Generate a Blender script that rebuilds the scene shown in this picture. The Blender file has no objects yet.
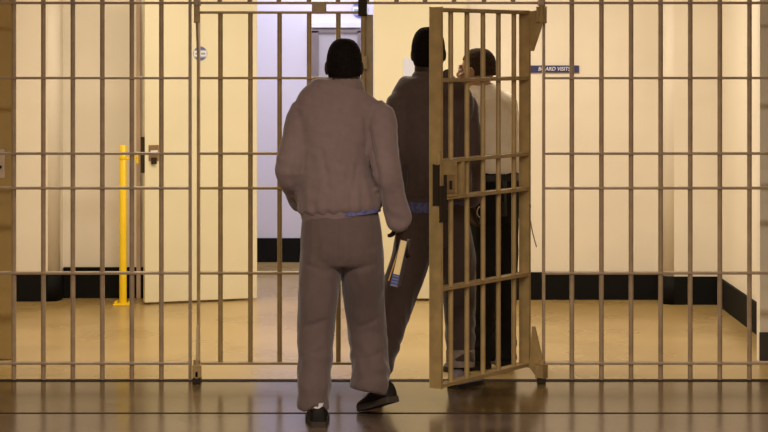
import bpy, bmesh, math, random
from mathutils import Vector, Matrix, noise
random.seed(7)
SC = bpy.context.scene
COL = SC.collection
F, EYE, HZ = 2112.0, 1.72, 50.0          # focal length (px), eye height (m), horizon row

def P(x, y, d):                          # photo pixel at distance d -> world point
    return Vector(((x-384)*d/F, d, EYE-(y-HZ)*d/F))
def X(x, d): return (x-384)*d/F
def Z(y, d): return EYE-(y-HZ)*d/F

# ------------------------------------------------------------------ materials
def mat(name, col, rough=.6, metal=0., var=.08, vscale=6., bump=0., bscale=60., spec=.5, col2=None, stretch=(1,1,1), coat=0., sheen=0.):
    m = bpy.data.materials.new(name); m.use_nodes = True
    nt = m.node_tree; N = nt.nodes; L = nt.links
    b = N['Principled BSDF']
    b.inputs['Roughness'].default_value = rough
    b.inputs['Metallic'].default_value = metal
    b.inputs['Specular IOR Level'].default_value = spec
    b.inputs['Coat Weight'].default_value = coat
    b.inputs['Coat Roughness'].default_value = .25
    if sheen:
        b.inputs['Sheen Weight'].default_value = sheen; b.inputs['Sheen Roughness'].default_value = .4
    tc = N.new('ShaderNodeTexCoord'); mp = N.new('ShaderNodeMapping')
    mp.inputs['Scale'].default_value = stretch
    L.new(tc.outputs['Object'], mp.inputs['Vector'])
    nz = N.new('ShaderNodeTexNoise'); nz.inputs['Scale'].default_value = vscale; nz.inputs['Detail'].default_value = 5
    L.new(mp.outputs['Vector'], nz.inputs['Vector'])
    rp = N.new('ShaderNodeValToRGB')
    c2 = col2 or tuple(max(0, c*(1-2*var)) for c in col)
    c1 = col if col2 else tuple(min(1, c*(1+var)) for c in col)
    rp.color_ramp.elements[0].position = .3; rp.color_ramp.elements[1].position = .7
    rp.color_ramp.elements[0].color = (*c2, 1); rp.color_ramp.elements[1].color = (*c1, 1)
    L.new(nz.outputs['Fac'], rp.inputs['Fac'])
    L.new(rp.outputs['Color'], b.inputs['Base Color'])
    if bump:
        n2 = N.new('ShaderNodeTexNoise'); n2.inputs['Scale'].default_value = bscale; n2.inputs['Detail'].default_value = 3
        L.new(tc.outputs['Object'], n2.inputs['Vector'])
        bp = N.new('ShaderNodeBump'); bp.inputs['Strength'].default_value = bump; bp.inputs['Distance'].default_value = .004
        L.new(n2.outputs['Fac'], bp.inputs['Height']); L.new(bp.outputs['Normal'], b.inputs['Normal'])
    return m

M = {}
M['wall'] = mat('cream_paint', (.81,.735,.605), .55, var=.03, vscale=1.5, bump=.05, bscale=90)
M['wallL'] = mat('lavender_white_paint', (.66,.64,.74), .5, var=.03, vscale=1.2, bump=.04)
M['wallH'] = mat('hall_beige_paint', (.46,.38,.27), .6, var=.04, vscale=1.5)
M['ceil'] = mat('ceiling_paint', (.75,.7,.58), .8, var=.02)
M['door'] = mat('cream_enamel_door', (.77,.70,.49), .4, var=.02, vscale=2)
M['doorframe'] = mat('tan_door_frame', (.55,.40,.28), .5)
M['mauve'] = mat('mauve_grey_frame', (.20,.165,.165), .5)
M['greydoor'] = mat('pale_grey_door', (.40,.375,.41), .5, var=.02)
M['base'] = mat('black_vinyl_base', (.005,.0045,.004), .7, var=.1, spec=.15)
M['base_grey'] = mat('dark_grey_base', (.035,.028,.022), .5)
M['bars'] = mat('tan_bar_paint', (.37,.268,.165), .42, var=.10, vscale=14, bump=.12, bscale=45)
M['gate'] = mat('olive_tan_gate_paint', (.36,.247,.10), .42, var=.10, vscale=14, bump=.12, bscale=45)
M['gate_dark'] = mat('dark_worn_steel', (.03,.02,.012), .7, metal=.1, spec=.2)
M['steel_door'] = mat('olive_brown_steel_paint', (.42,.295,.10), .5, var=.02)
M['plate'] = mat('brushed_nickel_plate', (.62,.50,.38), .4, metal=.2, var=.06)
M['brass'] = mat('aged_brass_plate', (.30,.19,.085), .4, metal=.4)
M['black'] = mat('black_hole', (.004,.004,.004), .7)
M['yellow'] = mat('yellow_enamel', (.84,.57,.004), .4, var=.04)
M['white'] = mat('white_vinyl', (.72,.72,.78), .5, var=.02)
M['blue'] = mat('navy_sign_plastic', (.030,.034,.13), .4, var=.04)
M['blue2'] = mat('sticker_blue', (.10,.13,.34), .5)
M['sgrey'] = mat('sticker_grey_print', (.30,.30,.36), .5)
M['blue3'] = mat('sticker_pale_blue', (.27,.29,.42), .5, var=.02)
M['paper'] = mat('bluish_white_paper', (.66,.68,.82), .7, var=.02)
M['sweat1'] = mat('mauve_grey_sweatshirt', (.185,.133,.130), .95, var=.04, vscale=30, bump=.5, bscale=260, spec=.1, sheen=.35)
M['sweat2'] = mat('brown_grey_sweatshirt', (.090,.064,.058), .95, var=.04, vscale=30, bump=.5, bscale=260, spec=.1, sheen=.35)
M['pants1'] = mat('taupe_fleece_trousers', (.112,.080,.075), .95, var=.04, vscale=26, bump=.5, bscale=240, spec=.1, sheen=.35)
M['pants2'] = mat('dark_taupe_trousers', (.078,.055,.049), .95, var=.04, vscale=26, bump=.4, bscale=240, spec=.1, sheen=.35)
M['cuff'] = mat('grey_turned_up_cuff', (.30,.24,.20), .95, var=.1, vscale=40, bump=.4, bscale=240, spec=.1)
M['pantsB'] = mat('black_uniform_trousers', (.008,.007,.006), .8, var=.1, spec=.2)
M['shirtW'] = mat('white_uniform_shirt', (.84,.76,.63), .85, var=.04, vscale=10, bump=.15, bscale=60, spec=.15)
M['shirtB'] = mat('blue_undershirt', (.115,.12,.25), .9, var=.25, vscale=60, spec=.1)
M['skinD'] = mat('dark_brown_skin', (.032,.017,.010), .6, var=.1, vscale=12, spec=.25)
M['skinM'] = mat('tan_skin', (.36,.19,.10), .5, var=.08, vscale=12)
M['hairB'] = mat('black_cropped_hair', (.007,.005,.004), .9, var=.3, vscale=90, bump=.7, bscale=240, spec=.1)
M['hairM'] = mat('dark_brown_cropped_hair', (.045,.028,.016), .9, var=.3, vscale=90, bump=.6, bscale=240, spec=.1)
M['eyew'] = mat('eye_white', (.6,.55,.5), .3, var=.02)
M['shoeB'] = mat('black_suede_shoe', (.008,.006,.005), .7, var=.2, spec=.2)
M['shoeG'] = mat('grey_canvas_shoe', (.26,.22,.24), .8, var=.08)
M['soleBr'] = mat('brown_gum_sole', (.030,.020,.013), .85)
M['soleBk'] = mat('black_rubber_sole', (.012,.010,.009), .6)
M['sock'] = mat('white_sock', (.62,.58,.62), .9, bump=.2, bscale=200)
M['leather'] = mat('black_leather', (.010,.008,.007), .4)
M['pages'] = mat('cream_page_edges', (.72,.56,.27), .8, var=.12, vscale=160, stretch=(6,6,.4))
M['cover'] = mat('dark_navy_cover', (.035,.035,.085), .5)
M['orange'] = mat('orange_tan_cover', (.48,.24,.05), .6)
M['cord'] = mat('brown_twine', (.22,.14,.07), .9)

def floor_mat(name, front):
    m = bpy.data.materials.new(name); m.use_nodes = True
    nt = m.node_tree; N = nt.nodes; L = nt.links; b = N['Principled BSDF']
    tc = N.new('ShaderNodeTexCoord')
    nz = N.new('ShaderNodeTexNoise'); nz.inputs['Scale'].default_value = 2.2 if front else 1.3; nz.inputs['Detail'].default_value = 7 if front else 2.5; nz.inputs['Roughness'].default_value = .62 if front else .5
    L.new(tc.outputs['Object'], nz.inputs['Vector'])
    rp = N.new('ShaderNodeValToRGB'); rp.color_ramp.elements[0].position = .3; rp.color_ramp.elements[1].position = .72
    a, c = (((.070,.042,.014),(.165,.105,.042)) if front else ((.325,.218,.078),(.435,.305,.128)))
    rp.color_ramp.elements[0].color = (*a,1); rp.color_ramp.elements[1].color = (*c,1)
    L.new(nz.outputs['Fac'], rp.inputs['Fac'])
    out = rp.outputs['Color']
    if front:
        sx = N.new('ShaderNodeSeparateXYZ'); L.new(tc.outputs['Object'], sx.inputs[0])
        def math_(op, *a_):
            n = N.new('ShaderNodeMath'); n.operation = op
            for i, v in enumerate(a_):
                if isinstance(v, (int, float)): n.inputs[i].default_value = v
                else: L.new(v, n.inputs[i])
            return n.outputs[0]
        def mix(fac, A, B):
            n = N.new('ShaderNodeMix'); n.data_type = 'RGBA'
            L.new(fac, n.inputs['Factor']); L.new(A, n.inputs['A'])
            if isinstance(B, tuple): n.inputs['B'].default_value = (*B, 1)
            else: L.new(B, n.inputs['B'])
            return n.outputs['Result']
        # the nearer slab is a greyer pour than the strip beside the grille
        r2 = N.new('ShaderNodeValToRGB'); r2.color_ramp.elements[0].color = (.075,.050,.036,1); r2.color_ramp.elements[1].color = (.175,.125,.095,1)
        r2.color_ramp.elements[0].position = .3; r2.color_ramp.elements[1].position = .72
        L.new(nz.outputs['Fac'], r2.inputs['Fac'])
        near = math_('LESS_THAN', sx.outputs['Y'], 10.0)
        out = mix(near, out, r2.outputs['Color'])
        j = math_('LESS_THAN', math_('ABSOLUTE', math_('SUBTRACT', sx.outputs['Y'], 10.0)), .022)
        out = mix(j, out, (.055,.04,.03))
        L.new(math_('MULTIPLY', math_('SUBTRACT', 1.0, j), .26), b.inputs['Specular IOR Level'])
        jx = math_('LESS_THAN', math_('ABSOLUTE', math_('SUBTRACT', sx.outputs['X'], -.45)), .0035)
        out = mix(math_('MULTIPLY', math_('MULTIPLY', jx, near), .5), out, (.04,.03,.025))
        v = N.new('ShaderNodeTexNoise'); v.inputs['Scale'].default_value = 5; v.inputs['Detail'].default_value = 6
        L.new(tc.outputs['Object'], v.inputs['Vector'])
        spot = math_('MULTIPLY', math_('GREATER_THAN', v.outputs['Fac'], .60), .6)
        out = mix(spot, out, (.05,.032,.018))
    L.new(out, b.inputs['Base Color'])
    rr = N.new('ShaderNodeMapRange'); rr.inputs['To Min'].default_value = .13 if front else .24; rr.inputs['To Max'].default_value = .24 if front else .32
    L.new(nz.outputs['Fac'], rr.inputs['Value']); L.new(rr.outputs['Result'], b.inputs['Roughness'])
    if not front: b.inputs['Specular IOR Level'].default_value = .4
    bp = N.new('ShaderNodeBump'); bp.inputs['Strength'].default_value = .04 if front else .01; bp.inputs['Distance'].default_value = .006
    if front: L.new(nz.outputs['Fac'], bp.inputs['Height']); L.new(bp.outputs['Normal'], b.inputs['Normal'])
    return m
M['floorF'] = floor_mat('polished_concrete', True)
M['floorI'] = floor_mat('tan_sealed_floor', False)

# ------------------------------------------------------------------ mesh helpers
def obj(name, bm, m, parent=None, smooth=False):
    me = bpy.data.meshes.new(name)
    if isinstance(bm, bpy.types.Mesh): me = bm; me.name = name
    else:
        bmesh.ops.recalc_face_normals(bm, faces=bm.faces[:]); bm.to_mesh(me); bm.free()
    me.materials.clear(); me.materials.append(m)
    for p in me.polygons:
        p.use_smooth = bool(smooth)
        if smooth == 'arc':
            vs_ = [me.vertices[i].co for i in p.vertices]
            p.use_smooth = len(vs_) == 4 and min((vs_[i]-vs_[(i+1)%4]).length for i in range(4)) < .03
    if smooth is True: me.set_sharp_from_angle(angle=math.radians(50))
    o = bpy.data.objects.new(name, me); COL.objects.link(o)
    if parent: o.parent = parent; o.matrix_parent_inverse = parent_matrix(parent).inverted()
    return o
def parent_matrix(o):
    m = o.matrix_basis.copy()
    if o.parent: m = parent_matrix(o.parent) @ o.matrix_parent_inverse @ m
    return m
def struct(name, bm, m, smooth=False):
    o = obj(name, bm, m, None, smooth); o['kind'] = 'structure'; return o
def tag(o, label, cat, group=None):
    o['label'] = label; o['category'] = cat
    if group: o['group'] = group
    return o
def thing(name, label, cat, loc=(0,0,0), group=None):
    o = bpy.data.objects.new(name, None); COL.objects.link(o); o.location = loc; o.empty_display_size = .1
    return tag(o, label, cat, group)
def box(bm, x0, x1, y0, y1, z0, z1, bev=0, M4=None):
    r = bmesh.ops.create_cube(bm, size=1); vs = r['verts']
    for v in vs:
        v.co = Vector((x0+(v.co.x+.5)*(x1-x0), y0+(v.co.y+.5)*(y1-y0), z0+(v.co.z+.5)*(z1-z0)))
    if M4 is not None:
        for v in vs: v.co = M4 @ v.co
    if bev:
        es = list({e for v in vs for e in v.link_edges})
        bmesh.ops.bevel(bm, geom=es, offset=bev, segments=2, affect='EDGES', profile=.5)
    return bm
def B(*a, **k): return box(bmesh.new(), *a, **k)
def prism(bm, poly, vec):                # polygon (3-D points) pushed along vec
    a = [bm.verts.new(p) for p in poly]; b_ = [bm.verts.new(Vector(p)+Vector(vec)) for p in poly]
    n = len(a)
    bm.faces.new(a); bm.faces.new(b_[::-1])
    for i in range(n): bm.faces.new((a[i], a[(i+1)%n], b_[(i+1)%n], b_[i]))
    return bm
def catmull(pts, k):
    out = []
    n = len(pts)
    for i in range(n-1):
        p0 = pts[max(i-1,0)]; p1 = pts[i]; p2 = pts[i+1]; p3 = pts[min(i+2,n-1)]
        for j in range(k):
            t = j/k
            out.append([.5*((2*b)+(-a+c)*t+(2*a-5*b+4*c-d)*t*t+(-a+3*b-3*c+d)*t**3) for a,b,c,d in zip(p0,p1,p2,p3)])
    out.append(list(pts[-1])); return out
def tube(bm, pts, radii, hint=(1,0,0), n=16, sub=4, cap=.55):
    """tapered tube; radii are r or (a,b): a along the hint direction, b across it"""
    rows = []
    for p, r in zip(pts, radii):
        a, b = (r, r) if isinstance(r, (int, float)) else r
        rows.append([*p, a, b])
    rows = catmull(rows, sub) if sub > 1 else rows
    hint = Vector(hint); rings = []
    for i, r in enumerate(rows):
        c = Vector(r[:3])
        d = (Vector(rows[min(i+1,len(rows)-1)][:3])-Vector(rows[max(i-1,0)][:3])).normalized()
        ux = (hint-d*hint.dot(d))
        if ux.length < 1e-4: ux = d.orthogonal()
        ux.normalize(); uy = d.cross(ux)
        rings.append((c, d, ux, uy, max(r[3],.001), max(r[4],.001)))
    if cap:
        c,d,ux,uy,a,b = rings[0]; m_ = min(a,b)
        rings = [(c-d*m_*cap*.9, d,ux,uy,a*.35,b*.35),(c-d*m_*cap*.6, d,ux,uy,a*.8,b*.8)]+rings
        c,d,ux,uy,a,b = rings[-1]; m_ = min(a,b)
        rings += [(c+d*m_*cap*.6, d,ux,uy,a*.8,b*.8),(c+d*m_*cap*.9, d,ux,uy,a*.35,b*.35)]
    V = []
    for c,d,ux,uy,a,b in rings:
        V.append([bm.verts.new(c+ux*(a*math.cos(2*math.pi*k/n))+uy*(b*math.sin(2*math.pi*k/n))) for k in range(n)])
    for i in range(len(V)-1):
        for k in range(n):
            bm.faces.new((V[i][k], V[i][(k+1)%n], V[i+1][(k+1)%n], V[i+1][k]))
    bm.faces.new(V[0][::-1]); bm.faces.new(V[-1])
    return bm
def rod(p0, p1, r, n=14): return tube(bmesh.new(), [p0, p1], [r, r], n=n, sub=1, cap=0)
def ell(bm, M4, c, r, seg=20):
    res = bmesh.ops.create_uvsphere(bm, u_segments=seg, v_segments=seg//2, radius=1)
    for v in res['verts']:
        v.co = M4 @ Vector((c[0]+v.co.x*r[0], c[1]+v.co.y*r[1], c[2]+v.co.z*r[2]))
def fuse(bm, voxel, smooth=4, disp=None):
    """overlapping closed shells -> one continuous surface"""
    bmesh.ops.recalc_face_normals(bm, faces=bm.faces[:])
    me = bpy.data.meshes.new('tmp'); bm.to_mesh(me); bm.free()
    o = bpy.data.objects.new('tmp', me); COL.objects.link(o)
    rm = o.modifiers.new('r', 'REMESH'); rm.mode = 'VOXEL'; rm.voxel_size = voxel
    sm = o.modifiers.new('s', 'SMOOTH'); sm.factor = .5; sm.iterations = smooth
    dg = bpy.context.evaluated_depsgraph_get()
    out = bpy.data.meshes.new_from_object(o.evaluated_get(dg))
    bpy.data.objects.remove(o); bpy.data.meshes.remove(me)
    if disp:
        ns = [v.normal.copy() for v in out.vertices]
        for v, nn in zip(out.vertices, ns): v.co += nn*disp(v.co)
    return out

# ------------------------------------------------------------------ the setting
DG = 11.0                                 # distance of the bar grille
CEI = 2.9
struct('floor', B(-3.2, 3.2, -3, DG, -.1, 0), M['floorF'])
struct('floor', B(-3.2, 3.2, DG, 17.4, -.1, 0), M['floorI'])
struct('ceiling', B(-3.2, 3.2, -3, 17.4, CEI, CEI+.1), M['ceil'])
struct('wall_left', B(-3.2, -3.1, -3, DG, 0, CEI), M['wallH'])
struct('wall_right', B(3.1, 3.2, -3, DG, 0, CEI), M['wallH'])
struct('wall_front', B(-3.1, 3.1, -3, -2.9, 0, CEI), M['wallH'])
struct('light_block_header', B(-3.1, 3.1, DG-.06, DG+.06, 2.42, CEI), M['wallH'])  # unseen header added above the bars to keep room light off the hall
struct('wall_grille_left', B(-3.1, -2.30, DG-.06, DG+.06, 0, 2.42), M['wallH'])
struct('wall_grille_right', B(2.27, 3.1, DG-.06, DG+.06, 0, 2.42), M['wallH'])
struct('wall_left', B(-2.75, -2.65, DG+.06, 14.45, 0, CEI), M['wall'])
def rounded_block(x0, x1, y0, y1, z0, z1, r, left, right):
    pts = []
    def arc(cx, cy, a0, a1):
        for i in range(9):
            a = math.radians(a0+(a1-a0)*i/8); pts.append((cx+r*math.cos(a), cy+r*math.sin(a), z0))
    if left: arc(x0+r, y0+r, 180, 270)
    else: pts.append((x0, y0, z0))
    if right: arc(x1-r, y0+r, 270, 360)
    else: pts.append((x1, y0, z0))
    pts.append((x1, y1, z0)); pts.append((x0, y1, z0))
    return prism(bmesh.new(), pts, (0,0,z1-z0))
struct('wall_back', rounded_block(-2.75, -2.225, 14.45, 14.9, 0, CEI, .075, False, True), M['wall'], 'arc')
struct('baseboard_back', rounded_block(-2.75, -2.221, 14.436, 14.89, 0, .190, .078, False, True), M['base'], 'arc')
struct('wall_back', B(-2.225, -.90, 14.65, 14.85, 0, CEI), M['wall'])
struct('baseboard_back', B(-2.22, -1.62, 14.635, 14.65, 0, .20), M['base'])
struct('trim_1', B(-2.22, -1.62, 14.615, 14.65, .20, .215, .003), M['base'])
struct('trim_2', B(-1.712, -1.682, 14.60, 14.65, 0, 2.25, .004), M['doorframe'])
struct('wall_back', B(-.05, 2.3, 14.55, 14.85, 0, CEI), M['wall'])
struct('wall_back', B(-.90, -.05, 14.65, 14.85, 2.2, CEI), M['wall'])
struct('baseboard_back', B(.60, 1.885, 14.535, 14.55, 0, .190), M['base'])
struct('wall_pilaster', rounded_block(1.885, 2.27, 14.27, 14.56, 0, CEI, .075, True, False), M['wall'], 'arc')
struct('baseboard_pilaster', rounded_block(1.881, 2.262, 14.256, 14.55, 0, .190, .078, True, False), M['base'], 'arc')
struct('wall_right', B(2.265, 2.4, 11.74, 14.5, 0, CEI), M['wall'])
struct('baseboard_right', B(2.248, 2.265, 11.76, 14.256, 0, .190), M['base'])
struct('wall_pier', B(2.072, 2.75, 11.64, 11.74, 0, CEI), M['wall'])
struct('baseboard_pier', B(2.068, 2.75, 11.628, 11.64, 0, .165), M['base_grey'])
struct('trim_sill_shadow', B(-3.1, 3.1, DG-.035, DG+.02, -.01, .004), M['gate_dark'])  # steel sill strip, coloured dark to paint in the shadow line there
# corridor behind the opening
struct('wall_corridor_left', B(-1.75, -1.65, 14.85, 17.13, 0, CEI), M['wallL'])
struct('wall_corridor_right', B(.75, .85, 14.85, 17.13, 0, CEI), M['wallL'])
struct('wall_far', B(-1.75, .85, 17.13, 17.25, 0, CEI), M['wallL'])
struct('baseboard_far', B(-1.65, -.66, 17.115, 17.13, 0, .195), M['base'])
struct('baseboard_far', B(-.14, .75, 17.115, 17.13, 0, .195), M['base'])

# door_1: open cream leaf left of the corridor
def leaf_door(name, p0, p1, top, thick, gap=.015):
    p0 = Vector(p0); p1 = Vector(p1); u = (p1-p0); w = u.length; u.normalize(); n = Vector((-u.y, u.x, 0))
    Mx = Matrix(((u.x, n.x, 0, p0.x),(u.y, n.y, 0, p0.y),(0,0,1,0),(0,0,0,1)))
    o = struct(name, B(0, w, 0, thick, gap, top, .003, M4=Mx), M['door'])
    return o, Mx, w
d1, D1, w1 = leaf_door('door_1', (-1.613, 14.25, 0), (-.872, 14.52, 0), 2.14, .045)
lk = obj('lock_plate', B(.025, .095, -.006, 0, Z(166,14.28), Z(150,14.28), .002, M4=D1 @ Matrix.Translation((0,0,.035))), M['brass'], d1)
obj('lock_knob', B(.040, .078, -.022, -.006, .950, .995, .004, M4=D1 @ Matrix.Translation((0,0,.0))), M['gate_dark'], lk)
obj('lock_bezel', B(.036, .086, -.014, -.006, .006+1.000, .006+1.024, .002, M4=D1 @ Matrix.Translation((0,0,.012))), M['white'], lk)
obj('edge_latch', B(-.022, .0, .008, .036, Z(173,14.25), Z(137,14.25), .002, M4=D1), M['gate_dark'], d1)
d2, D2, w2 = leaf_door('door_2', (-.069, 14.47, 0), (.572, 14.49, 0), 2.14, .045)
# door_3: at the end of the corridor
d3 = struct('door_3', B(-.53, -.215, 17.095, 17.13, .01, 1.86), M['greydoor'])
fr = B(-.592, -.53, 17.08, 17.13, 0, 1.874); box(fr, -.215, -.19, 17.08, 17.13, 0, 1.874); box(fr, -.592, -.19, 17.08, 17.13, 1.86, 1.885)
obj('door_frame', fr, M['mauve'], d3)
obj('door_lintel', B(-.60, -.18, 17.075, 17.13, 1.90, 1.95, .004), M['white'], d3)
# door_4: olive brown steel door at the left edge, behind the bars
d4 = struct('door_4', B(-2.64, -2.062, 11.72, 11.77, .004, 2.30, .004), M['steel_door'])
lp = obj('lock_plate', B(-2.25, X(4.6,11.71), 11.712, 11.72, Z(178,11.71), Z(149,11.71), .003), M['plate'], d4)
tube_k = rod((X(.0,11.71), 11.705, Z(167,11.71)), (X(.0,11.71), 11.712, Z(167,11.71)), .010)
obj('keyhole', tube_k, M['black'], lp)

# ------------------------------------------------------------------ fixed bar grille
def gx(px): return (px-384)/192.0
RAILS = [1.574, 1.181, 1.001, .559, .090]
RT = .0065
g = thing('bar_grille', 'fixed tan steel bar grille framing the double gate, bolted to the floor', 'grille', (0, DG, 0))
leftb = [13.9+29.5*k for k in range(-2, 6)]
rightb = [571.8+29.6*k for k in range(0, 8)]
for px in leftb+rightb:
    obj('bar', rod((gx(px), DG, 0), (gx(px), DG, 2.42), .0125), M['bars'], g, True)
for px in (219.8, 249.8, 278.9, 309, 338, 367, 396.5, 425, 454, 484, 513):
    obj('bar', rod((gx(px), DG, 1.965), (gx(px), DG, 2.42), .0125), M['bars'], g, True)
for px in (190.2, 543.6):
    obj('jamb', B(gx(px)-.0068, gx(px)+.0068, DG-.028, DG+.028, 0, 2.42, .002), M['bars'], g)
for zz in RAILS:
    obj('rail', B(gx(-57.8), gx(191), DG-.027, DG+.027, zz-RT, zz+RT, .003), M['bars'], g)
    obj('rail', B(gx(543), gx(819.8), DG-.027, DG+.027, zz-RT, zz+RT, .003), M['bars'], g)
obj('rail', B(gx(-57.8), gx(819.8), DG-.027, DG+.027, 1.965-RT, 1.965+RT, .003), M['bars'], g)
obj('gate_stop', B(gx(312), gx(326.5), DG-.035, DG-.010, Z(13,11)-.004, Z(3,11), .003), M['gate'], g)
# pivot sockets for the two leaves
for px in (198.2, 540.3):
    s_ = B(gx(px)-.014, gx(px)+.014, DG-.122, DG+.02, 1.950, 1.980, .004)
    obj('pivot_bracket', s_, M['bars'], g)
    s_ = B(gx(px)-.020, gx(px)+.020, DG-.125, DG-.02, 0, .028, .003)
    obj('pivot_shoe', s_, M['gate_dark'], g)

# ------------------------------------------------------------------ gate leaves (mirror twins; local: s along the leaf, t across (+ = away), z up; pivot at t = -.1)
def gate(name, label, pivot, ux, uy, mirror):
    t_ = thing(name, label, 'gate', (pivot[0], pivot[1], 0), 'leaves of the double gate')
    u = Vector((ux, uy, 0)).normalized(); v = Vector((-u.y, u.x, 0))*mirror   # v points away from the hall
    Mx = Matrix(((u.x, v.x, 0, pivot[0]),(u.y, v.y, 0, pivot[1]),(0,0,1,0),(0,0,0,1)))
    W = .862
    E = .10                                  # leaf plane sits E behind the pivot axis
    def bx(*a, **k): return B(*a, M4=Mx, **k)
    for s in (.114, .270, .422, .576, .728):
        obj('bar', tube(bmesh.new(), [Mx @ Vector((s, E, .090)), Mx @ Vector((s, E, 1.915))], [.0125]*2, n=14, sub=1, cap=0), M['gate'], t_, True)
    for zz in [1.915]+RAILS:
        obj('rail', bx(0, W, E-.027, E+.027, zz-RT, zz+RT, bev=.003), M['gate'], t_)
    obj('hinge_stile', bx(-.007, .007, E-.030, E+.030, .080, 1.920, bev=.002), M['gate'], t_)
    obj('lock_stile', bx(W-.007, W+.007, E-.034, E+.034, .080, 1.928, bev=.002), M['gate'], t_)
    # tapered hinge plates joining the stile to its pivots
    def pl(poly): return prism(bmesh.new(), [Mx @ Vector((-.006, a, z)) for a, z in poly], (Mx.to_3x3() @ Vector((.012,0,0))))
    hp0 = hp = obj('top_hinge', pl([(E+.02,1.912),(E-.075,1.925),(-.022,1.945),(-.022,1.90),(E-.052,1.715),(E+.0,1.715)]), M['gate'], t_)
    obj('hinge_pin', tube(bmesh.new(), [Mx @ Vector((0,0,1.86)), Mx @ Vector((0,0,1.99))], [.016]*2, n=14, sub=1, cap=0), M['gate'], hp, True)
    hp = obj('bottom_hinge', pl([(E+.02,.098),(E-.03,.098),(E-.045,.29),(E-.06,.29),(-.022,.062),(-.022,.022),(.02,.022),(E-.03,.075),(E+.02,.075)]), M['gate'], t_)
    obj('hinge_pin', tube(bmesh.new(), [Mx @ Vector((0,0,.01)), Mx @ Vector((0,0,.12))], [.018]*2, n=14, sub=1, cap=0), M['gate'], hp, True)
    obj('pivot_block', bx(-.014,.014,-.020,.022,1.862,1.940,bev=.004), M['gate'], hp0)
    obj('pivot_block', bx(-.022,.022,-.022,.024,.030,.098,bev=.004), M['gate'], hp)
    return t_, Mx, W, E, bx
ga, GA, W, E, bxa = gate('barred_gate', 'left gate leaf, closed, barred tan steel behind the man with the book', (gx(198.6), DG-.10), 1, 0, 1)
gb, GB, W, E, bxb = gate('barred_gate', 'right gate leaf swung open towards the hall, with the lock box', (gx(540.3), DG-.10), -.555, -.832, -1)
# closed leaf: meeting plate and vertical bolt
obj('meeting_plate', bxa(W+.007, W+.047, E+.0, E+.012, .085, 1.905, bev=.002), M['gate'], ga)
br = obj('bolt_rod', tube(bmesh.new(), [GA @ Vector((W-.005,E-.06,.35)), GA @ Vector((W-.005,E-.06,1.99))], [.011]*2, n=12, sub=1, cap=0), M['gate'], ga, True)
for z0 in (1.62, 1.30, .50):
    obj('bolt_guide', bxa(W-.025, W+.016, E-.078, E-.03, z0, z0+.07, bev=.003), M['gate'], br)
obj('bolt_head', bxa(W-.030, W+.016, E-.085, E-.035, 1.895, 1.99, bev=.004), M['gate_dark'], br)
# open leaf: lock box between the middle rails, by the free stile
zb0, zb1 = 1.001, 1.181
lb = obj('lock_box', bxb(.728, W-.007, E-.034, E+.034, zb0+RT, zb1-RT, bev=.003), M['gate'], gb)
kp = obj('key_plate', bxb(.757, .830, E-.040, E-.034, zb0+.024, zb0+.108, bev=.003), M['brass'], lb)
obj('keyhole', bxb(.785, .803, E-.044, E-.040, zb0+.042, zb0+.082, bev=.001), M['black'], kp)
obj('key_plate_border', bxb(.830, .846, E-.041, E-.034, zb0+.018, zb0+.112, bev=.002), M['gate_dark'], kp)
obj('lock_frame', bxb(.650, .662, E-.030, E+.030, zb0+RT, zb1-RT, bev=.003), M['gate'], lb)
obj('strike', bxb(W+.007, W+.020, E-.030, E+.004, zb0-.030, zb1-.018, bev=.004), M['gate_dark'], gb)
obj('strike_cover', bxb(W+.006, W+.014, E-.034, E-.018, zb0+.0, zb1+.05, bev=.002), M['gate'], gb)
obj('latch_tongue', bxb(W-.012, W+.016, E-.052, E-.031, zb0-.11, zb0+.06, bev=.004), M['gate_dark'], gb)
# twine hanging from the hinge stile
cp = [P(530.5,205,10.93), P(529.5,214,10.93), P(531,224,10.93), P(533,234,10.93), P(536.5,247,10.93)]
tag(obj('twine', tube(bmesh.new(), [P(526,206,10.95), *cp], [.0028]*6, n=8), M['cord'], None, True), 'loose brown twine dangling beside the hinge stile of the open gate', 'string')

# ------------------------------------------------------------------ yellow post, signs
def lathe(bm, c, prof, n=24):
    R = [[bm.verts.new((c[0]+r*math.cos(2*math.pi*k/n), c[1]+r*math.sin(2*math.pi*k/n), z)) for k in range(n)] for r, z in prof]
    for i in range(len(R)-1):
        for k in range(n): bm.faces.new((R[i][k], R[i][(k+1)%n], R[i+1][(k+1)%n], R[i+1][k]))
    bm.faces.new(R[0]); bm.faces.new(R[-1]); return bm
yx, yd = X(123, 14.25), 14.25
yt = Z(145, 14.25)
yp = thing('safety_post', 'slim yellow post standing on the floor beside the open cream door', 'post', (yx, yd, 0))
obj('pole', lathe(bmesh.new(), (yx, yd), [(.025,.01),(.025,yt-.004),(.022,yt)]), M['yellow'], yp, True)
obj('collar', lathe(bmesh.new(), (yx, yd), [(.025,yt-.098),(.0275,yt-.096),(.0275,yt-.080),(.025,yt-.078)]), M['yellow'], yp, True)
obj('collar_arm', box(B(yx, yx+.100, yd-.010, yd+.010, yt-.095, yt-.081, .003), yx+.088, yx+.104, yd-.010, yd+.010, yt-.125, yt-.045, .003), M['yellow'], yp)
bp_ = obj('base_plate', B(yx-.062, yx+.062, yd-.06, yd+.06, 0, .012, .003), M['yellow'], yp)
for a in (-1,1):
    for c in (-1,1):
        obj('bolt', lathe(bmesh.new(), (yx+a*.045, yd+c*.043), [(.010,.012),(.010,.024),(.006,.028)], 12), M['yellow'], bp_)

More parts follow.
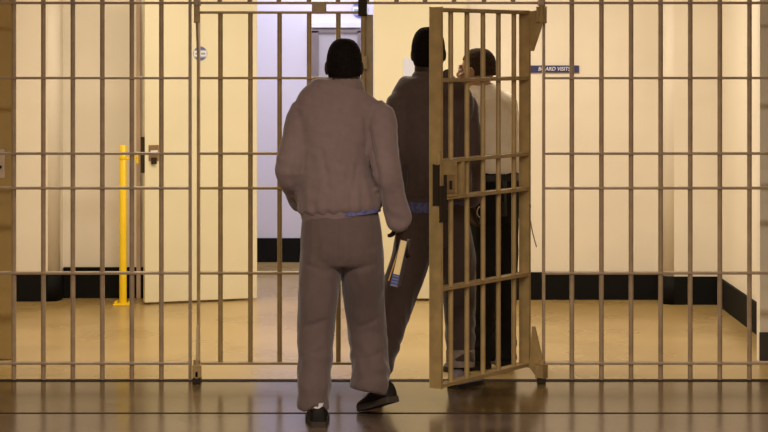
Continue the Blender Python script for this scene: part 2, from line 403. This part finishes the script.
def text_mesh(body, size, loc, rot, width=None, shear=0., extrude=.0008):
    cu = bpy.data.curves.new('t', 'FONT'); cu.body = body; cu.size = size; cu.align_x = 'CENTER'; cu.align_y = 'CENTER'
    cu.extrude = extrude; cu.shear = shear; cu.offset = size*.012
    o = bpy.data.objects.new('t', cu); COL.objects.link(o)
    dg = bpy.context.evaluated_depsgraph_get(); me = bpy.data.meshes.new_from_object(o.evaluated_get(dg))
    bpy.data.objects.remove(o)
    xs = [v.co.x for v in me.vertices]; k = (width/(max(xs)-min(xs))) if width else 1
    Mx = Matrix.Translation(loc) @ Matrix.Rotation(rot, 4, 'Z') @ Matrix.Rotation(math.pi/2, 4, 'X') @ Matrix.Diagonal((k,1,1,1))
    me.transform(Mx); return me
sd = 14.545
sg = tag(obj('wall_sign', B(X(528.5,sd), X(579,sd), sd-.010, sd+.004, Z(72.6,sd), Z(65.4,sd), .002), M['blue']), 'narrow navy BOARD VISITS sign on the cream back wall right of the open gate', 'sign')
obj('lettering', text_mesh('BOARD VISITS', .036, (X(554,sd), sd-.0105, Z(69,sd)), 0, width=.222, shear=.2), M['white'], sg)

def sticker(label, Mx, r):               # local: disc in the x-z plane facing -y
    def disc(rad, y0, y1, a0=0, a1=360, inner=0, n=40):
        bm = bmesh.new(); st = [math.radians(a0+(a1-a0)*i/n) for i in range(n+1)]
        if a1-a0 >= 360: st = st[:-1]
        return prism(bm, [Mx @ Vector((rad*math.cos(a), y0, rad*math.sin(a))) for a in st], Mx.to_3x3() @ Vector((0, y1-y0, 0)))
    o = tag(obj('round_sticker', disc(r, -.002, 0), M['blue3']), label, 'sticker', 'round stickers')
    obj('printed_cap', disc(r*.93, -.0030, -.002, 35, 145), M['blue2'], o)
    obj('printed_cap', disc(r*.93, -.0030, -.002, 225, 322), M['blue2'], o)
    wbm = B(-r*.90, r*.90, -.0029, -.002, -r*.42, r*.40, M4=Mx); obj('printed_ground', wbm, M['white'], o)
    m_ = B(-r*.70, -r*.1, -.0034, -.002, -r*.18, r*.10, M4=Mx); box(m_, r*.1, r*.70, -.0034, -.002, -r*.16, r*.12, M4=Mx)
    obj('printed_band', m_, M['sgrey'], o)
    return o
q = (X(200.2,14.38)+1.613)/math.cos(math.atan2(.27,.741))
sticker('small round blue and white sticker high on the open cream door', D1 @ Matrix.Translation((q, -.0005, Z(53.5,14.40))), .049)
sticker('round blue and white sign high on the lavender corridor wall', Matrix.Translation((X(360,17.12), 17.128, Z(10,17.12))), .068)
nd = 14.475
tag(obj('paper_notice', B(X(403,nd), X(419,nd), nd-.004, nd+.004, Z(77,nd), Z(58,nd), .0), M['paper']), 'bluish white paper notice taped to the cream door behind the second man', 'notice')

# ------------------------------------------------------------------ people
def head_parts(bm, Hm, s=1.):
    e = lambda c, r: ell(bm, Hm, [k*s for k in c], [k*s for k in r])
    e((0,-.012,.022), (.076,.096,.098)); e((0,.030,-.042), (.058,.066,.074)); e((0,.072,-.098), (.024,.022,.020))
    e((0,.106,-.022), (.014,.020,.020)); e((0,.098,.004), (.010,.016,.026)); e((0,.092,-.062), (.025,.013,.008)); e((0,.090,-.074), (.022,.012,.008))
    e((0,.084,.026), (.052,.014,.010))
    for sx in (-1,1):
        e((sx*.078,-.004,-.012), (.010,.020,.032)); e((sx*.045,.068,-.028), (.022,.02,.018))
def hair_mesh(Hm, s, low, front, grow=.008):
    bm = bmesh.new(); res = bmesh.ops.create_uvsphere(bm, u_segments=48, v_segments=36, radius=1)
    R = (.076+grow, .096+grow, .106+grow)
    kill = []
    for v in bm.verts:
        rr = math.hypot(v.co.x, v.co.y); kf = (rr**.72/rr) if rr > 1e-5 else 1
        v.co.x *= kf; v.co.y *= kf
        c = Vector((v.co.x*R[0], -.012+v.co.y*R[1], .011+v.co.z*R[2]))
        k = 1+.012*noise.noise(c*90); v.co = Vector((c.x*k, c.y*k, c.z*k))
    for f in bm.faces:
        c = f.calc_center_median()
        t = (c.y+.10)/.20                # 0 back .. 1 front
        line = low+(front-low)*max(0,min(1,(t-.50)/.14))**.8
        if c.z < line: kill.append(f)
    bmesh.ops.delete(bm, geom=kill, context='FACES')
    r = bmesh.ops.extrude_face_region(bm, geom=bm.faces[:])
    for v in [x for x in r['geom'] if isinstance(x, bmesh.types.BMVert)]: v.co *= .93
    for v in bm.verts: v.co = Hm @ (v.co*s)
    return bm
def hand(bm, wrist, dirv, thumb, curl=.5, spread=.0, s=1., thumb_in=.0):
    """wrist point, finger direction, thumb-side direction; palm faces dir x thumb side per curl sign"""
    x = Vector(dirv).normalized(); y = Vector(thumb); y = (y-x*y.dot(x)).normalized(); z = x.cross(y)
    def W_(a,b,c): return wrist+(x*a+y*b+z*c)*s
    sg_ = 1 if curl >= 0 else -1; curl = abs(curl)
    tube(bm, [W_(-.02,0,0), W_(.03,.002,0), W_(.07,.0,0), W_(.092,0,0)], [(.027*s,.020*s),(.038*s,.017*s),(.043*s,.014*s),(.041*s,.011*s)], hint=y, n=18)
    for by, ln, lag in ((.033,.070,0),(.011,.080,.0),(-.011,.075,.05),(-.033,.060,.1)):
        p = [W_(.084,by,0)]; a = curl*.5+lag; pos = Vector((.084,by,0))
        for frac in (.45,.32,.23):
            pos = pos+Vector((math.cos(a)*ln*frac, spread*by*.3, sg_*math.sin(a)*ln*frac)); p.append(W_(*pos)); a += curl
        tube(bm, p, [.0092*s,.0088*s,.0080*s,.0068*s], n=10, sub=3)
    t0 = Vector((.018,.026,0)); t1 = Vector((.052,.052,sg_*(.012+thumb_in))); t2 = Vector((.080,.058-thumb_in*.6,sg_*(.020+thumb_in*1.5))); t3 = Vector((.102,.054-thumb_in*.8,sg_*(.026+thumb_in*1.8)))
    tube(bm, [W_(*t) for t in (t0,t1,t2,t3)], [.014*s,.0115*s,.010*s,.0078*s], n=10, sub=3)
def shoe(parent, heel, toe, upper, sole, sole_h=.024, h=.102, s=1., soles=True):
    heel = Vector(heel); toe = Vector(toe); u = (toe-heel); Ls = u.length; u.normalize()
    yv = Vector((0,0,1)).cross(u).normalized(); zv = u.cross(yv)
    k = Ls/.29
    def L_(a,b,c): return heel+u*(a*k)+yv*(b*s)+zv*(c*s)
    prof = [(.0,.022,.060),(.012,.031,.088),(.05,.036,h),(.085,.036,h),(.125,.036,.080),(.17,.042,.062),(.21,.046,.052),(.25,.042,.045),(.275,.030,.037),(.29,.014,.028)]
    def section(a, w, hh, b0):
        pts = []
        for i in range(17):
            t = i/16*math.pi; cx = math.cos(t); sy = math.sin(t)
            pts.append((a, w*(abs(cx)**.75)*(1 if cx >= 0 else -1), b0+(hh-b0)*sy**.62))
        return pts
    def loft(rows):
        bm = bmesh.new(); V = [[bm.verts.new(L_(*p)) for p in r] for r in rows]
        n = len(V[0])
        for i in range(len(V)-1):
            for j in range(n): bm.faces.new((V[i][j], V[i][(j+1)%n], V[i+1][(j+1)%n], V[i+1][j]))
        bm.faces.new(V[0]); bm.faces.new(V[-1][::-1]); return bm
    rows = catmull([list(p) for p in prof], 3)
    o = obj('shoe', loft([section(a, max(w,.006), max(hh,sole_h+.004), sole_h*.8) for a,w,hh in rows]), upper, parent, True)
    bm = bmesh.new(); out = []
    ol = [(a, w*1.07+.002) for a,w,_ in rows]
    loop = [(a,w) for a,w in ol]+[(a,-w) for a,w in ol[::-1]]
    prism(bm, [L_(a-.002,w,0) for a,w in loop], zv*(sole_h*s))
    obj('sole', bm, sole, o)
    return o
def ease(a,b,t): return a+(b-a)*t
def mixv(a,b,t): return Vector(a)*(1-t)+Vector(b)*t

def fold_noise(p, seed, amp, f=(7,7,4)):
    q_ = Vector((p.x*f[0]+seed, p.y*f[1], p.z*f[2]))
    a = noise.noise(q_); b_ = 1-abs(noise.noise(q_*1.9+Vector((3.1,7.7,1.3))))*2
    return amp*(.8*a+.45*b_)

def person(label, J, opt):
    """J: joints in world space; facing: unit vector"""
    base = mixv(J['heelL'], J['heelR'], .5)
    root = thing('person', label, 'person', (base.x, base.y, 0), 'men passing through the gate')
    fw = Vector(J['facing']).normalized(); rt = fw.cross(Vector((0,0,1))).normalized()
    hf = Vector(J.get('head_facing', J['facing'])).normalized(); hr = hf.cross(Vector((0,0,1))).normalized(); hu = hr.cross(hf)
    hc = Vector(J['head']); s = opt.get('hs', 1.)
    Hm = Matrix(((hr.x,hf.x,hu.x,hc.x),(hr.y,hf.y,hu.y,hc.y),(hr.z,hf.z,hu.z,hc.z),(0,0,0,1)))
    pel = Vector(J['pelvis']); ch = Vector(J['chest']); nk = Vector(J['neck'])
    sL, sR = Vector(J['shL']), Vector(J['shR'])
    # ---- body
    bm = bmesh.new()
    head_parts(bm, Hm, s)
    tube(bm, [nk-Vector((0,0,.06)), nk, hc+hf*(-.018)+Vector((0,0,-.06)), hc+hf*(-.02)+Vector((0,0,.0))], [(.085,.065)]+[(a*opt.get('nk',1),b*opt.get('nk',1)) for a,b in ((.062,.060),(.056,.058),(.05,.05))], hint=rt)
    tube(bm, [pel-Vector((0,0,.06)), pel+Vector((0,0,.04)), mixv(pel,ch,.5), ch, mixv(ch,nk,.65), nk-Vector((0,0,.02))],
         [(.13,.085),(.14,.09),(.13,.085),(.155,.095),(.135,.075),(.06,.05)], hint=rt, n=24)
    for sd_ in 'LR':
        s_, e_, w_ = Vector(J['sh'+sd_]), Vector(J['el'+sd_]), Vector(J['wr'+sd_])
        tube(bm, [mixv(s_,ch,.25)+Vector((0,0,.02)), s_, mixv(s_,e_,.5), e_, mixv(e_,w_,.35), w_], [.045,.052,.043,.036,.036,.026], n=16)
        h_, k_, a_ = Vector(J['hip'+sd_]), Vector(J['kn'+sd_]), Vector(J['an'+sd_])
        tube(bm, [h_+Vector((0,0,.03)), mixv(h_,k_,.4), k_, mixv(k_,a_,.35), a_], [.070,.058,.042,.040,.030], n=18)
        hl, tp = Vector(J['heel'+sd_]), Vector(J['toe'+sd_])
        tube(bm, [a_, mixv(hl,tp,.22)+Vector((0,0,.045)), mixv(hl,tp,.55)+Vector((0,0,.035)), mixv(hl,tp,.85)+Vector((0,0,.028))], [.032,.026,.020,.014], n=12)
        hd = J.get('hand'+sd_)
        if hd: hand(bm, w_, hd[0], hd[1], hd[2], s=.92, thumb_in=hd[3] if len(hd) > 3 else 0)
    obj('body', fuse(bm, .0045, 3), opt['skin'], root, True)
    for sx in (-1,1):
        eb = bmesh.new(); ell(eb, Hm, (sx*.031*s,.081*s,.004*s), (.013*s,.010*s,.008*s), 12)
        eo = obj('eye', eb, M['eyew'], root, True)
        ib = bmesh.new(); ell(ib, Hm, (sx*.031*s,.0890*s,.004*s), (.0055*s,.003*s,.0055*s), 10)
        obj('iris', ib, M['black'], eo, True)
    obj('hair', hair_mesh(Hm, s, opt.get('hair_low',-.045), opt.get('hair_front',.055), opt.get('hair_grow',.007)), opt['hair'], root, True)
    # ---- top
    bm = bmesh.new()
    T = opt['torso']                      # list of (z, centre x, centre y, half width, half depth)
    pts = [Vector((x_,y_,z_)) for z_,x_,y_,_,_ in T]
    tube(bm, pts, [(a,b) for *_,a,b in T], hint=rt, n=40, sub=5, cap=.0)
    R_ = opt['sleeve']
    for sd_ in 'LR':
        s_, e_, w_ = Vector(J['sh'+sd_]), Vector(J['el'+sd_]), Vector(J['wr'+sd_])
        r = R_[sd_] if isinstance(R_, dict) else R_
        inn = mixv(s_, Vector((nk.x,nk.y,s_.z+.01)), .35)
        if opt.get('short'):
            tube(bm, [inn, s_, mixv(s_,e_,.45), mixv(s_,e_,.85)], [r[0]*.95, r[0], r[1], r[1]*1.02], n=20)
        else:
            tube(bm, [inn, s_, mixv(s_,e_,.5), e_, mixv(e_,w_,.45), mixv(e_,w_,.82), mixv(e_,w_,.93)], [r[0]*.8, r[0], r[1], r[2], r[3]*1.02, r[3], r[4]], n=20)
    sd0 = opt.get('seed', 0)
    def crease(p, key):
        t_ = 0
        for a_, b_, dep, sig in opt.get(key, []):
            if p.y > a_.y+.06: continue
            ax, az, bx_, bz = a_.x, a_.z, b_.x, b_.z
            dx, dz = bx_-ax, bz-az
            u_ = max(0, min(1, ((p.x-ax)*dx+(p.z-az)*dz)/(dx*dx+dz*dz)))
            d_ = math.hypot(p.x-ax-u_*dx, p.z-az-u_*dz)
            t_ -= dep*math.exp(-(d_/sig)**2)*min(1, 4*u_+.25)*min(1, 4*(1-u_)+.25)
        return t_
    zh = T[0][0]; zc = T[-1][0]; cx0 = pel.x; cy0 = pel.y
    def disp(p):
        a = fold_noise(p, sd0, .0042, (6,6,3.6))
        low = max(0, 1-(p.z-zh)/.30)
        ang = math.atan2(p.y-cy0, p.x-cx0)
        a += (0 if opt.get('short') else 1)*low*.0035*math.sin(ang*17+noise.noise(p*9)*2.5)
        a += .0035*noise.noise(Vector((p.x*14+p.z*16, p.y*14, p.z*20+sd0)))
        return a+crease(p, 'creases')
    tm = fuse(bm, .0075, opt.get('smooth',5), disp)
    if opt.get('hem_lift'):
        for v in tm.vertices:
            if (v.co-Vector((T[0][1], T[0][2], v.co.z))).length < T[1][3]+.01:
                v.co.z += opt['hem_lift']*(v.co.x-T[0][1])*max(0, 1-(v.co.z-zh)/.15)
    top = obj('shirt' if opt.get('short') else 'sweatshirt', tm, opt['top'], root, True)
    zc_ = nk.z
    col_ = tube(bmesh.new(), [nk+Vector((0,0,-.030)), nk+Vector((0,0,.012))], [(.071*opt.get('nk',1),.068*opt.get('nk',1)),(.066*opt.get('nk',1),.064*opt.get('nk',1))], hint=rt, n=28, sub=2, cap=.5)
    obj('collar', col_, opt['top'], top, True)
    if not opt.get('short'):
        z0, x0, y0, a0, b0 = T[0]
        wb = bmesh.new()
        tube(wb, [(x0,y0,z0-.02+opt.get('band_up',0)), (x0,y0,z0+.028+opt.get('band_up',0))], [(a0*.97,b0*.97),(a0*1.01,b0*1.01)], hint=rt, n=48, sub=2, cap=.06)
        if opt.get('tilt'):
            Mt = Matrix.Translation((x0,y0,z0)) @ Matrix.Rotation(opt['tilt'],4,fw) @ Matrix.Translation((-x0,-y0,-z0))
            for v in wb.verts: v.co = Mt @ v.co
        obj('waistband', wb, opt['top'], top, True)
    # ---- trousers
    bm = bmesh.new()
    U = opt['seat']
    tube(bm, [Vector((x_,y_,z_)) for z_,x_,y_,_,_ in U], [(a,b) for *_,a,b in U], hint=rt, n=36, sub=4, cap=.1)
    for sd_ in 'LR':
        lg = opt['leg'+sd_]
        tube(bm, [Vector(p) for p,_ in lg], [r for _,r in lg], hint=rt, n=24, sub=4, cap=0)
    hemz = {sd_: Vector(opt['leg'+sd_][-1][0]) for sd_ in 'LR'}
    def disp2(p):
        a = fold_noise(p, sd0+5, .007, (8,8,3.2))
        for sd_ in 'LR':
            q_ = hemz[sd_]; t = max(0, 1-abs(p.z-q_.z-.10)/.22)
            if (Vector((p.x,p.y))-Vector((q_.x,q_.y))).length < .16:
                a += t*.004*math.sin((p.z*60)+noise.noise(p*8)*4+p.x*14)
        return a+crease(p, 'seams')
    tr = fuse(bm, .008, 3, disp2)
    if opt.get('notch'):
        q_ = hemz['L']
        for v in tr.vertices:
            if abs(v.co.x-q_.x) < .12 and v.co.z < q_.z+.06:
                v.co.z -= .030*min(1, max(0, abs(v.co.x-q_.x-opt['notch'])-.006)/.045)*min(1, (q_.z+.06-v.co.z)/.05)
    obj('trousers', tr, opt['pants'], root, True)
    for sd_ in 'LR':
        sh = opt['shoe']
        shoe(root, J['heel'+sd_], J['toe'+sd_], sh[0], sh[1], sole_h=sh[2], s=sh[3] if len(sh) > 3 else 1.)
    return root, Hm

# --- man 1: nearest, back view, book in the right hand
D = 9.85
j1 = dict(facing=(-.06,1,0), head_facing=(-.10,1,0), pelvis=P(340,236,D), chest=P(340,140,D+.02), neck=P(345,85,D+.02), head=P(344,65.5,D+.05),
    shL=P(305,113,D+.02), elL=P(289.5,170,D-.06), wrL=P(304,207,D+.20), shR=P(379,116,D-.01), elR=P(386.5,173,D-.11), wrR=P(402,231,D-.02),
    hipL=P(321,245,D), knL=P(317,318,D-.02), anL=P(316.5,407,D-.17), hipR=P(362,245,D), knR=P(366,318,D+.16), anR=P(376,389,D+.02),
    heelL=(X(318.5,9.62), 9.615, .0), toeL=(X(317,9.9), 9.90, .0), heelR=P(394,402,9.86), toeR=(X(361.5,10.05), 10.05, .0),
    handR=((-.02,.22,-1), (-.75,.8,0), .38, .012), handL=((.45,.75,-.45), (.3,.3,1), .6))
def t1(y, x, a, b, dd=0): p = P(x,y,D+dd); return (p.z, p.x, p.y, a, b)
o1 = dict(notch=.014, creases=[(P(365,117,D-.1),P(381,203,D-.1),.020,.014),(P(292,128,D-.1),P(297,200,D-.1),.008,.018),(P(330,196,D-.1),P(322,150,D-.1),.005,.012),(P(352,200,D-.1),P(358,160,D-.1),.005,.012)],
    seams=[(P(341,222,D),P(342,266,D),.008,.010),(P(352,268,D),P(375,262,D),.006,.012),(P(306,262,D),P(330,270,D),.006,.012),(P(303,325,D),P(330,316,D),.006,.012),(P(356,330,D),P(384,318,D),.006,.012),(P(303,352,D),P(326,345,D),.005,.010),(P(360,362,D),P(385,352,D),.006,.011)], skin=M['skinD'], hair=M['hairB'], top=M['sweat1'], pants=M['pants1'], shoe=(M['shoeB'],M['soleBr'],.024,1.10), seed=1.3, tilt=math.radians(-6), smooth=5, hem_lift=.10, hs=1.05, hair_low=-.088, hair_grow=.004, nk=1.30,
    torso=[t1(212,340,.186,.135), t1(205,340,.200,.150), t1(190,338,.193,.152), t1(165,334,.178,.148), t1(135,335,.188,.145,.01), t1(114,339.5,.220,.120,.01), t1(103,339.5,.204,.112,.01), t1(94,340.5,.172,.104,.01), t1(88,342,.130,.094,.02), t1(84,343.5,.092,.082,.02), t1(81.5,344,.070,.066,.02)],
    sleeve=dict(L=(.074,.072,.066,.060,.045), R=(.074,.072,.068,.058,.042)),
    seat=[t1(211,340,.172,.125), t1(222,340.5,.182,.135), t1(238,341,.190,.145), t1(254,341,.188,.140), t1(264,341,.170,.12)],
    legL=[(P(322,244,D),(.098,.12)), (P(320,270,D),(.100,.118)), (P(318,300,D-.02),(.092,.11)), (P(316,330,D-.02),(.085,.10)), (P(315,365,D-.08),(.079,.095)), (P(313.5,394,D-.14),(.075,.086)), (P(313,401,D-.145),(.075,.086))],
    legR=[(P(361,244,D),(.098,.12)), (P(363,270,D+.04),(.100,.118)), (P(364,300,D+.12),(.098,.11)), (P(367,330,D+.15),(.093,.10)), (P(370,360,D+.11),(.088,.095)), (P(370,382,D+.06),(.090,.095)), (P(368.5,391,D+.05),(.090,.095))])
m1, H1 = person('man in mauve grey sweatshirt walking away with a book, nearest the viewer', j1, o1)
# undershirt tail and sock
us = bmesh.new(); tube(us, [P(346,214.5,D), P(345,204,D)], [(.165,.132),(.160,.126)], hint=(1,0,0), n=32, sub=3, cap=.05)
obj('undershirt', us, M['shirtB'], m1, True)
sk = bmesh.new(); tube(sk, [P(317.5,402.5,D-.200), P(317.5,411,D-.200)], [.030,.030], n=20, sub=2, cap=.05)
obj('sock', sk, M['sock'], m1, True)
# the book and the leaflet held with it
def book_frame(top, bot, yaw):
    z = (Vector(top)-Vector(bot)).normalized(); y = Vector((math.sin(yaw), math.cos(yaw), 0)); y = (y-z*y.dot(z)).normalized(); x = y.cross(z)
    L_ = (Vector(top)-Vector(bot)).length; b_ = Vector(bot)
    return Matrix(((x.x,y.x,z.x,b_.x),(x.y,y.y,z.y,b_.y),(x.z,y.z,z.z,b_.z),(0,0,0,1))), L_
Bm, BL = book_frame(P(404,240,D-.045), P(393.5,287,D-.045), .15)
bk = thing('paperback_book', 'thick cream-edged paperback hanging from the right hand of the nearest man', 'book', Bm.translation)
pg = obj('page_block', B(-.015, .015, 0, .125, .004, BL-.004, M4=Bm), M['pages'], bk)
obj('cover', box(box(B(.015, .0185, -.003, .130, 0, BL, M4=Bm), -.0185, -.015, -.003, .130, 0, BL, M4=Bm), -.0185, .0185, .1265, .130, 0, BL, M4=Bm), M['cover'], bk)
band = bmesh.new()
for k in range(4): box(band, -.0148, .0148, -.0012, .0, .006+k*.014, .013+k*.014, M4=Bm)
obj('edge_stamp', band, M['blue2'], bk)
obj('edge_stamp_ground', B(-.0149, .0149, -.0006, .0, .005, .060, M4=Bm), M['cover'], bk)
Lm, LL = book_frame(P(399.3,247,D-.04), P(388.5,281,D-.04), .15)
tag(obj('leaflet', B(-.003, .003, .0, .115, 0, LL, .001, M4=Lm), M['orange']), 'thin orange tan leaflet held against the paperback book', 'leaflet')

# --- man 2: stepping through the gateway behind the open leaf
D2_ = 10.80
def t2(y, x, a, b, dd=0): p = P(x,y,D2_+dd); return (p.z, p.x, p.y, a, b)
D = D2_
j2 = dict(facing=(.25,1,0), head_facing=(.12,1,-.05), pelvis=P(433,222,D), chest=P(432,130,D+.02), neck=P(429,76,D+.02), head=P(428.5,52.5,D+.05),
    shL=P(400,105,D+.0), elL=P(392,160,D-.08), wrL=P(396,212,D+.0), shR=P(463,105,D+.02), elR=P(470,160,D+.02), wrR=P(471,205,D+.12),
    hipL=P(415,230,D-.02), knL=P(398,300,D-.12), anL=P(376,376,D-.36), hipR=P(450,230,D), knR=P(457,300,D+.06), anR=P(460,370,D-.02),
    heelL=P(374,390,10.42), toeL=(X(377,10.62), 10.64, .0), heelR=(X(452,10.72), 10.72, .0), toeR=(X(480,10.92), 10.93, .0),
    handR=((.15,.3,-1), (-.4,.8,0), .5), handL=((.0,.1,-1), (.3,1,0), -.5))
o2 = dict(creases=[(P(399,114,D-.1),P(405,190,D-.1),.014,.014),(P(462,114,D-.1),P(458,190,D-.1),.014,.014)], skin=M['skinD'], hair=M['hairB'], top=M['sweat2'], pants=M['pants2'], shoe=(M['shoeG'],M['soleBk'],.022), seed=9.1, hair_grow=.007, hs=1.05, hair_low=-.088, nk=1.25,
    torso=[t2(197,433,.185,.14), t2(188,433,.200,.155), t2(165,432,.198,.150), t2(130,431,.200,.150,.01), t2(106,431,.222,.125,.01), t2(92,430.5,.202,.112,.01), t2(81,430,.166,.10,.02), t2(76,430,.118,.085,.02), t2(74,429.5,.092,.078,.02), t2(71.5,429.5,.068,.062,.02)],
    sleeve=(.072,.072,.066,.058,.044),
    seat=[t2(195,433,.165,.12), t2(212,433,.178,.135), t2(228,433,.182,.14), t2(244,433,.16,.12)],
    legL=[(P(416,230,D),(.098,.12)), (P(409,262,D-.06),(.098,.115)), (P(397,300,D-.13),(.090,.105)), (P(386,335,D-.24),(.082,.095)), (P(377,370,D-.34),(.074,.085))],
    legR=[(P(451,230,D),(.098,.12)), (P(457,262,D+.03),(.094,.115)), (P(459,300,D+.06),(.083,.10)), (P(460,335,D+.02),(.074,.09)), (P(460.5,362,D-.01),(.070,.085))])
m2, H2 = person('man in darker brown sweatshirt stepping through the gateway behind the open gate', j2, o2)
us = bmesh.new(); tube(us, [P(433,211,D), P(433,194,D)], [(.178,.139),(.176,.132)], hint=(1,-.25,0), n=40, sub=3, cap=.05)
obj('undershirt', us, M['shirtB'], m2, True)
cu_ = bmesh.new(); tube(cu_, [P(460.5,367,D-.01), P(460.5,350,D-.0)], [(.072,.088),(.074,.09)], hint=(1,-.25,0), n=28, sub=2, cap=.06)
obj('trouser_cuff', cu_, M['cuff'], m2, True)

# --- man 3: officer beyond the gate, turned to the left
D = 11.42
def t3(y, x, a, b, dd=0): p = P(x,y,D+dd); return (p.z, p.x, p.y, a, b)
j3 = dict(facing=(-.55,1,0), head_facing=(-1,.55,0), pelvis=P(494,200,D), chest=P(489,125,D), neck=P(481,88,D), head=P(477,70.5,D),
    shL=P(466,104,D-.06), elL=P(462,148,D+.04), wrL=P(448,166,D+.26), shR=P(506,104,D+.06), elR=P(508,150,D+.10), wrR=P(490,170,D+.30),
    hipL=P(485,205,D-.03), knL=P(484,283,D-.05), anL=P(483,352,D-.02), hipR=P(503,205,D+.04), knR=P(504,283,D+.05), anR=P(505,350,D+.05),
    heelL=(X(488,11.44), 11.44, .0), toeL=(X(445,11.28), 11.28, .0), heelR=(X(508,11.46), 11.46, .0), toeR=(X(493,11.70), 11.70, .0),
    handR=((-.8,.5,-.1), (0,.2,1), .6), handL=((-.7,.6,.1), (0,.2,1), -.6))
o3 = dict(skin=M['skinM'], hair=M['hairM'], top=M['shirtW'], pants=M['pantsB'], shoe=(M['leather'],M['soleBk'],.022,1.15), seed=4.4, short=True, hair_low=-.030, hair_front=.06, hair_grow=.004, smooth=6,
    torso=[t3(173,494,.150,.118), t3(166,494,.158,.125), t3(145,491,.160,.120), t3(122,489,.172,.125), t3(106,486,.168,.115), t3(97,484,.125,.095), t3(90,482,.080,.075), t3(87,481,.068,.068)],
    sleeve=(.062,.066,.06),
    seat=[t3(170,494,.148,.118), t3(186,494,.152,.125), t3(205,494,.155,.125), t3(222,494,.14,.11)],
    legL=[(P(486,205,D-.02),(.080,.11)), (P(485,240,D-.03),(.078,.105)), (P(484,283,D-.05),(.068,.09)), (P(483,325,D-.05),(.062,.078)), (P(483,359,D-.03),(.062,.08))],
    legR=[(P(502,205,D+.03),(.080,.11)), (P(503,240,D+.04),(.078,.105)), (P(503.5,283,D+.05),(.064,.09)), (P(504,325,D+.05),(.056,.078)), (P(504.5,359,D+.04),(.056,.08))])
m3, H3 = person('officer in white short-sleeved shirt and black trousers standing beyond the open gate', j3, o3)
p_ = [P(494,174,D), P(494,180,D)]
bt = bmesh.new(); tube(bt, p_, [(.158,.128),(.158,.128)], hint=(1,.55,0), n=36, sub=2, cap=.05)
obj('belt', bt, M['leather'], m3, True)
# key ring on the belt
kr = bmesh.new()
c0 = P(481,212,D-.13); n_ = 18
tube(kr, [c0+Vector((.020*math.cos(2*math.pi*k/n_), .004*math.sin(4*math.pi*k/n_), .030*math.sin(2*math.pi*k/n_))) for k in range(n_+1)], [.0028]*(n_+1), n=8, sub=2, cap=0)
ko = obj('key_ring', kr, M['plate'], m3, True)
kk = bmesh.new(); box(kk, c0.x-.006, c0.x+.004, c0.y-.003, c0.y, c0.z-.085, c0.z-.028, .001); box(kk, c0.x+.006, c0.x+.014, c0.y-.002, c0.y+.001, c0.z-.070, c0.z-.026, .001)
obj('key', kk, M['brass'], ko)
c1 = P(503,206,D-.10)
obj('radio_pouch', B(c1.x-.020, c1.x+.020, c1.y-.02, c1.y+.04, c1.z-.055, c1.z+.14, .006), M['leather'], m3)
cb = obj('belt_clip', B(c1.x-.010, c1.x+.008, c1.y-.028, c1.y-.02, c1.z-.045, c1.z+.025, .003), M['gate_dark'], m3)

# ------------------------------------------------------------------ lights
def area(name, loc, sx, sy, power, col, rot=(0,0,0)):
    l = bpy.data.lights.new(name, 'AREA'); l.shape = 'RECTANGLE'; l.size = sx; l.size_y = sy; l.energy = power; l.color = col
    o = bpy.data.objects.new(name, l); COL.objects.link(o); o.location = loc; o.rotation_euler = rot; return o
area('ceiling_lamp_room', (0, 12.3, 2.86), 1.2, .8, 48, (1, .885, .72))
area('ceiling_lamp_room', (1.05, 12.75, 2.86), .6, 1.2, 31, (1, .88, .72))
area('ceiling_lamp_room', (-1.5, 12.7, 2.86), .6, 1.2, 36, (1, .89, .72))
area('ceiling_lamp_corridor', (-.5, 16.1, 2.84), 1.2, 1.4, 42, (.88, .87, 1))
area('ceiling_lamp_hall', (0, 6.0, 2.86), 3.0, .6, 245, (1, .87, .74))
area('ceiling_lamp_hall', (0, 1.0, 2.86), 3.0, .6, 245, (1, .87, .74))
w = bpy.data.worlds.new('world'); SC.world = w; w.use_nodes = True
w.node_tree.nodes['Background'].inputs[0].default_value = (.10,.08,.06,1); w.node_tree.nodes['Background'].inputs[1].default_value = .3

# ------------------------------------------------------------------ camera
cd = bpy.data.cameras.new('camera'); cd.sensor_width = 36; cd.lens = F/768*36; cd.shift_y = -(216-HZ)/768
cam = bpy.data.objects.new('camera', cd); COL.objects.link(cam); cam.location = (0,0,EYE); cam.rotation_euler = (math.pi/2,0,0)
SC.camera = cam
vs = SC.view_settings; vs.view_transform = 'Standard'; vs.look = 'None'; vs.exposure = 0.0; vs.gamma = 1; vs.use_curve_mapping = False
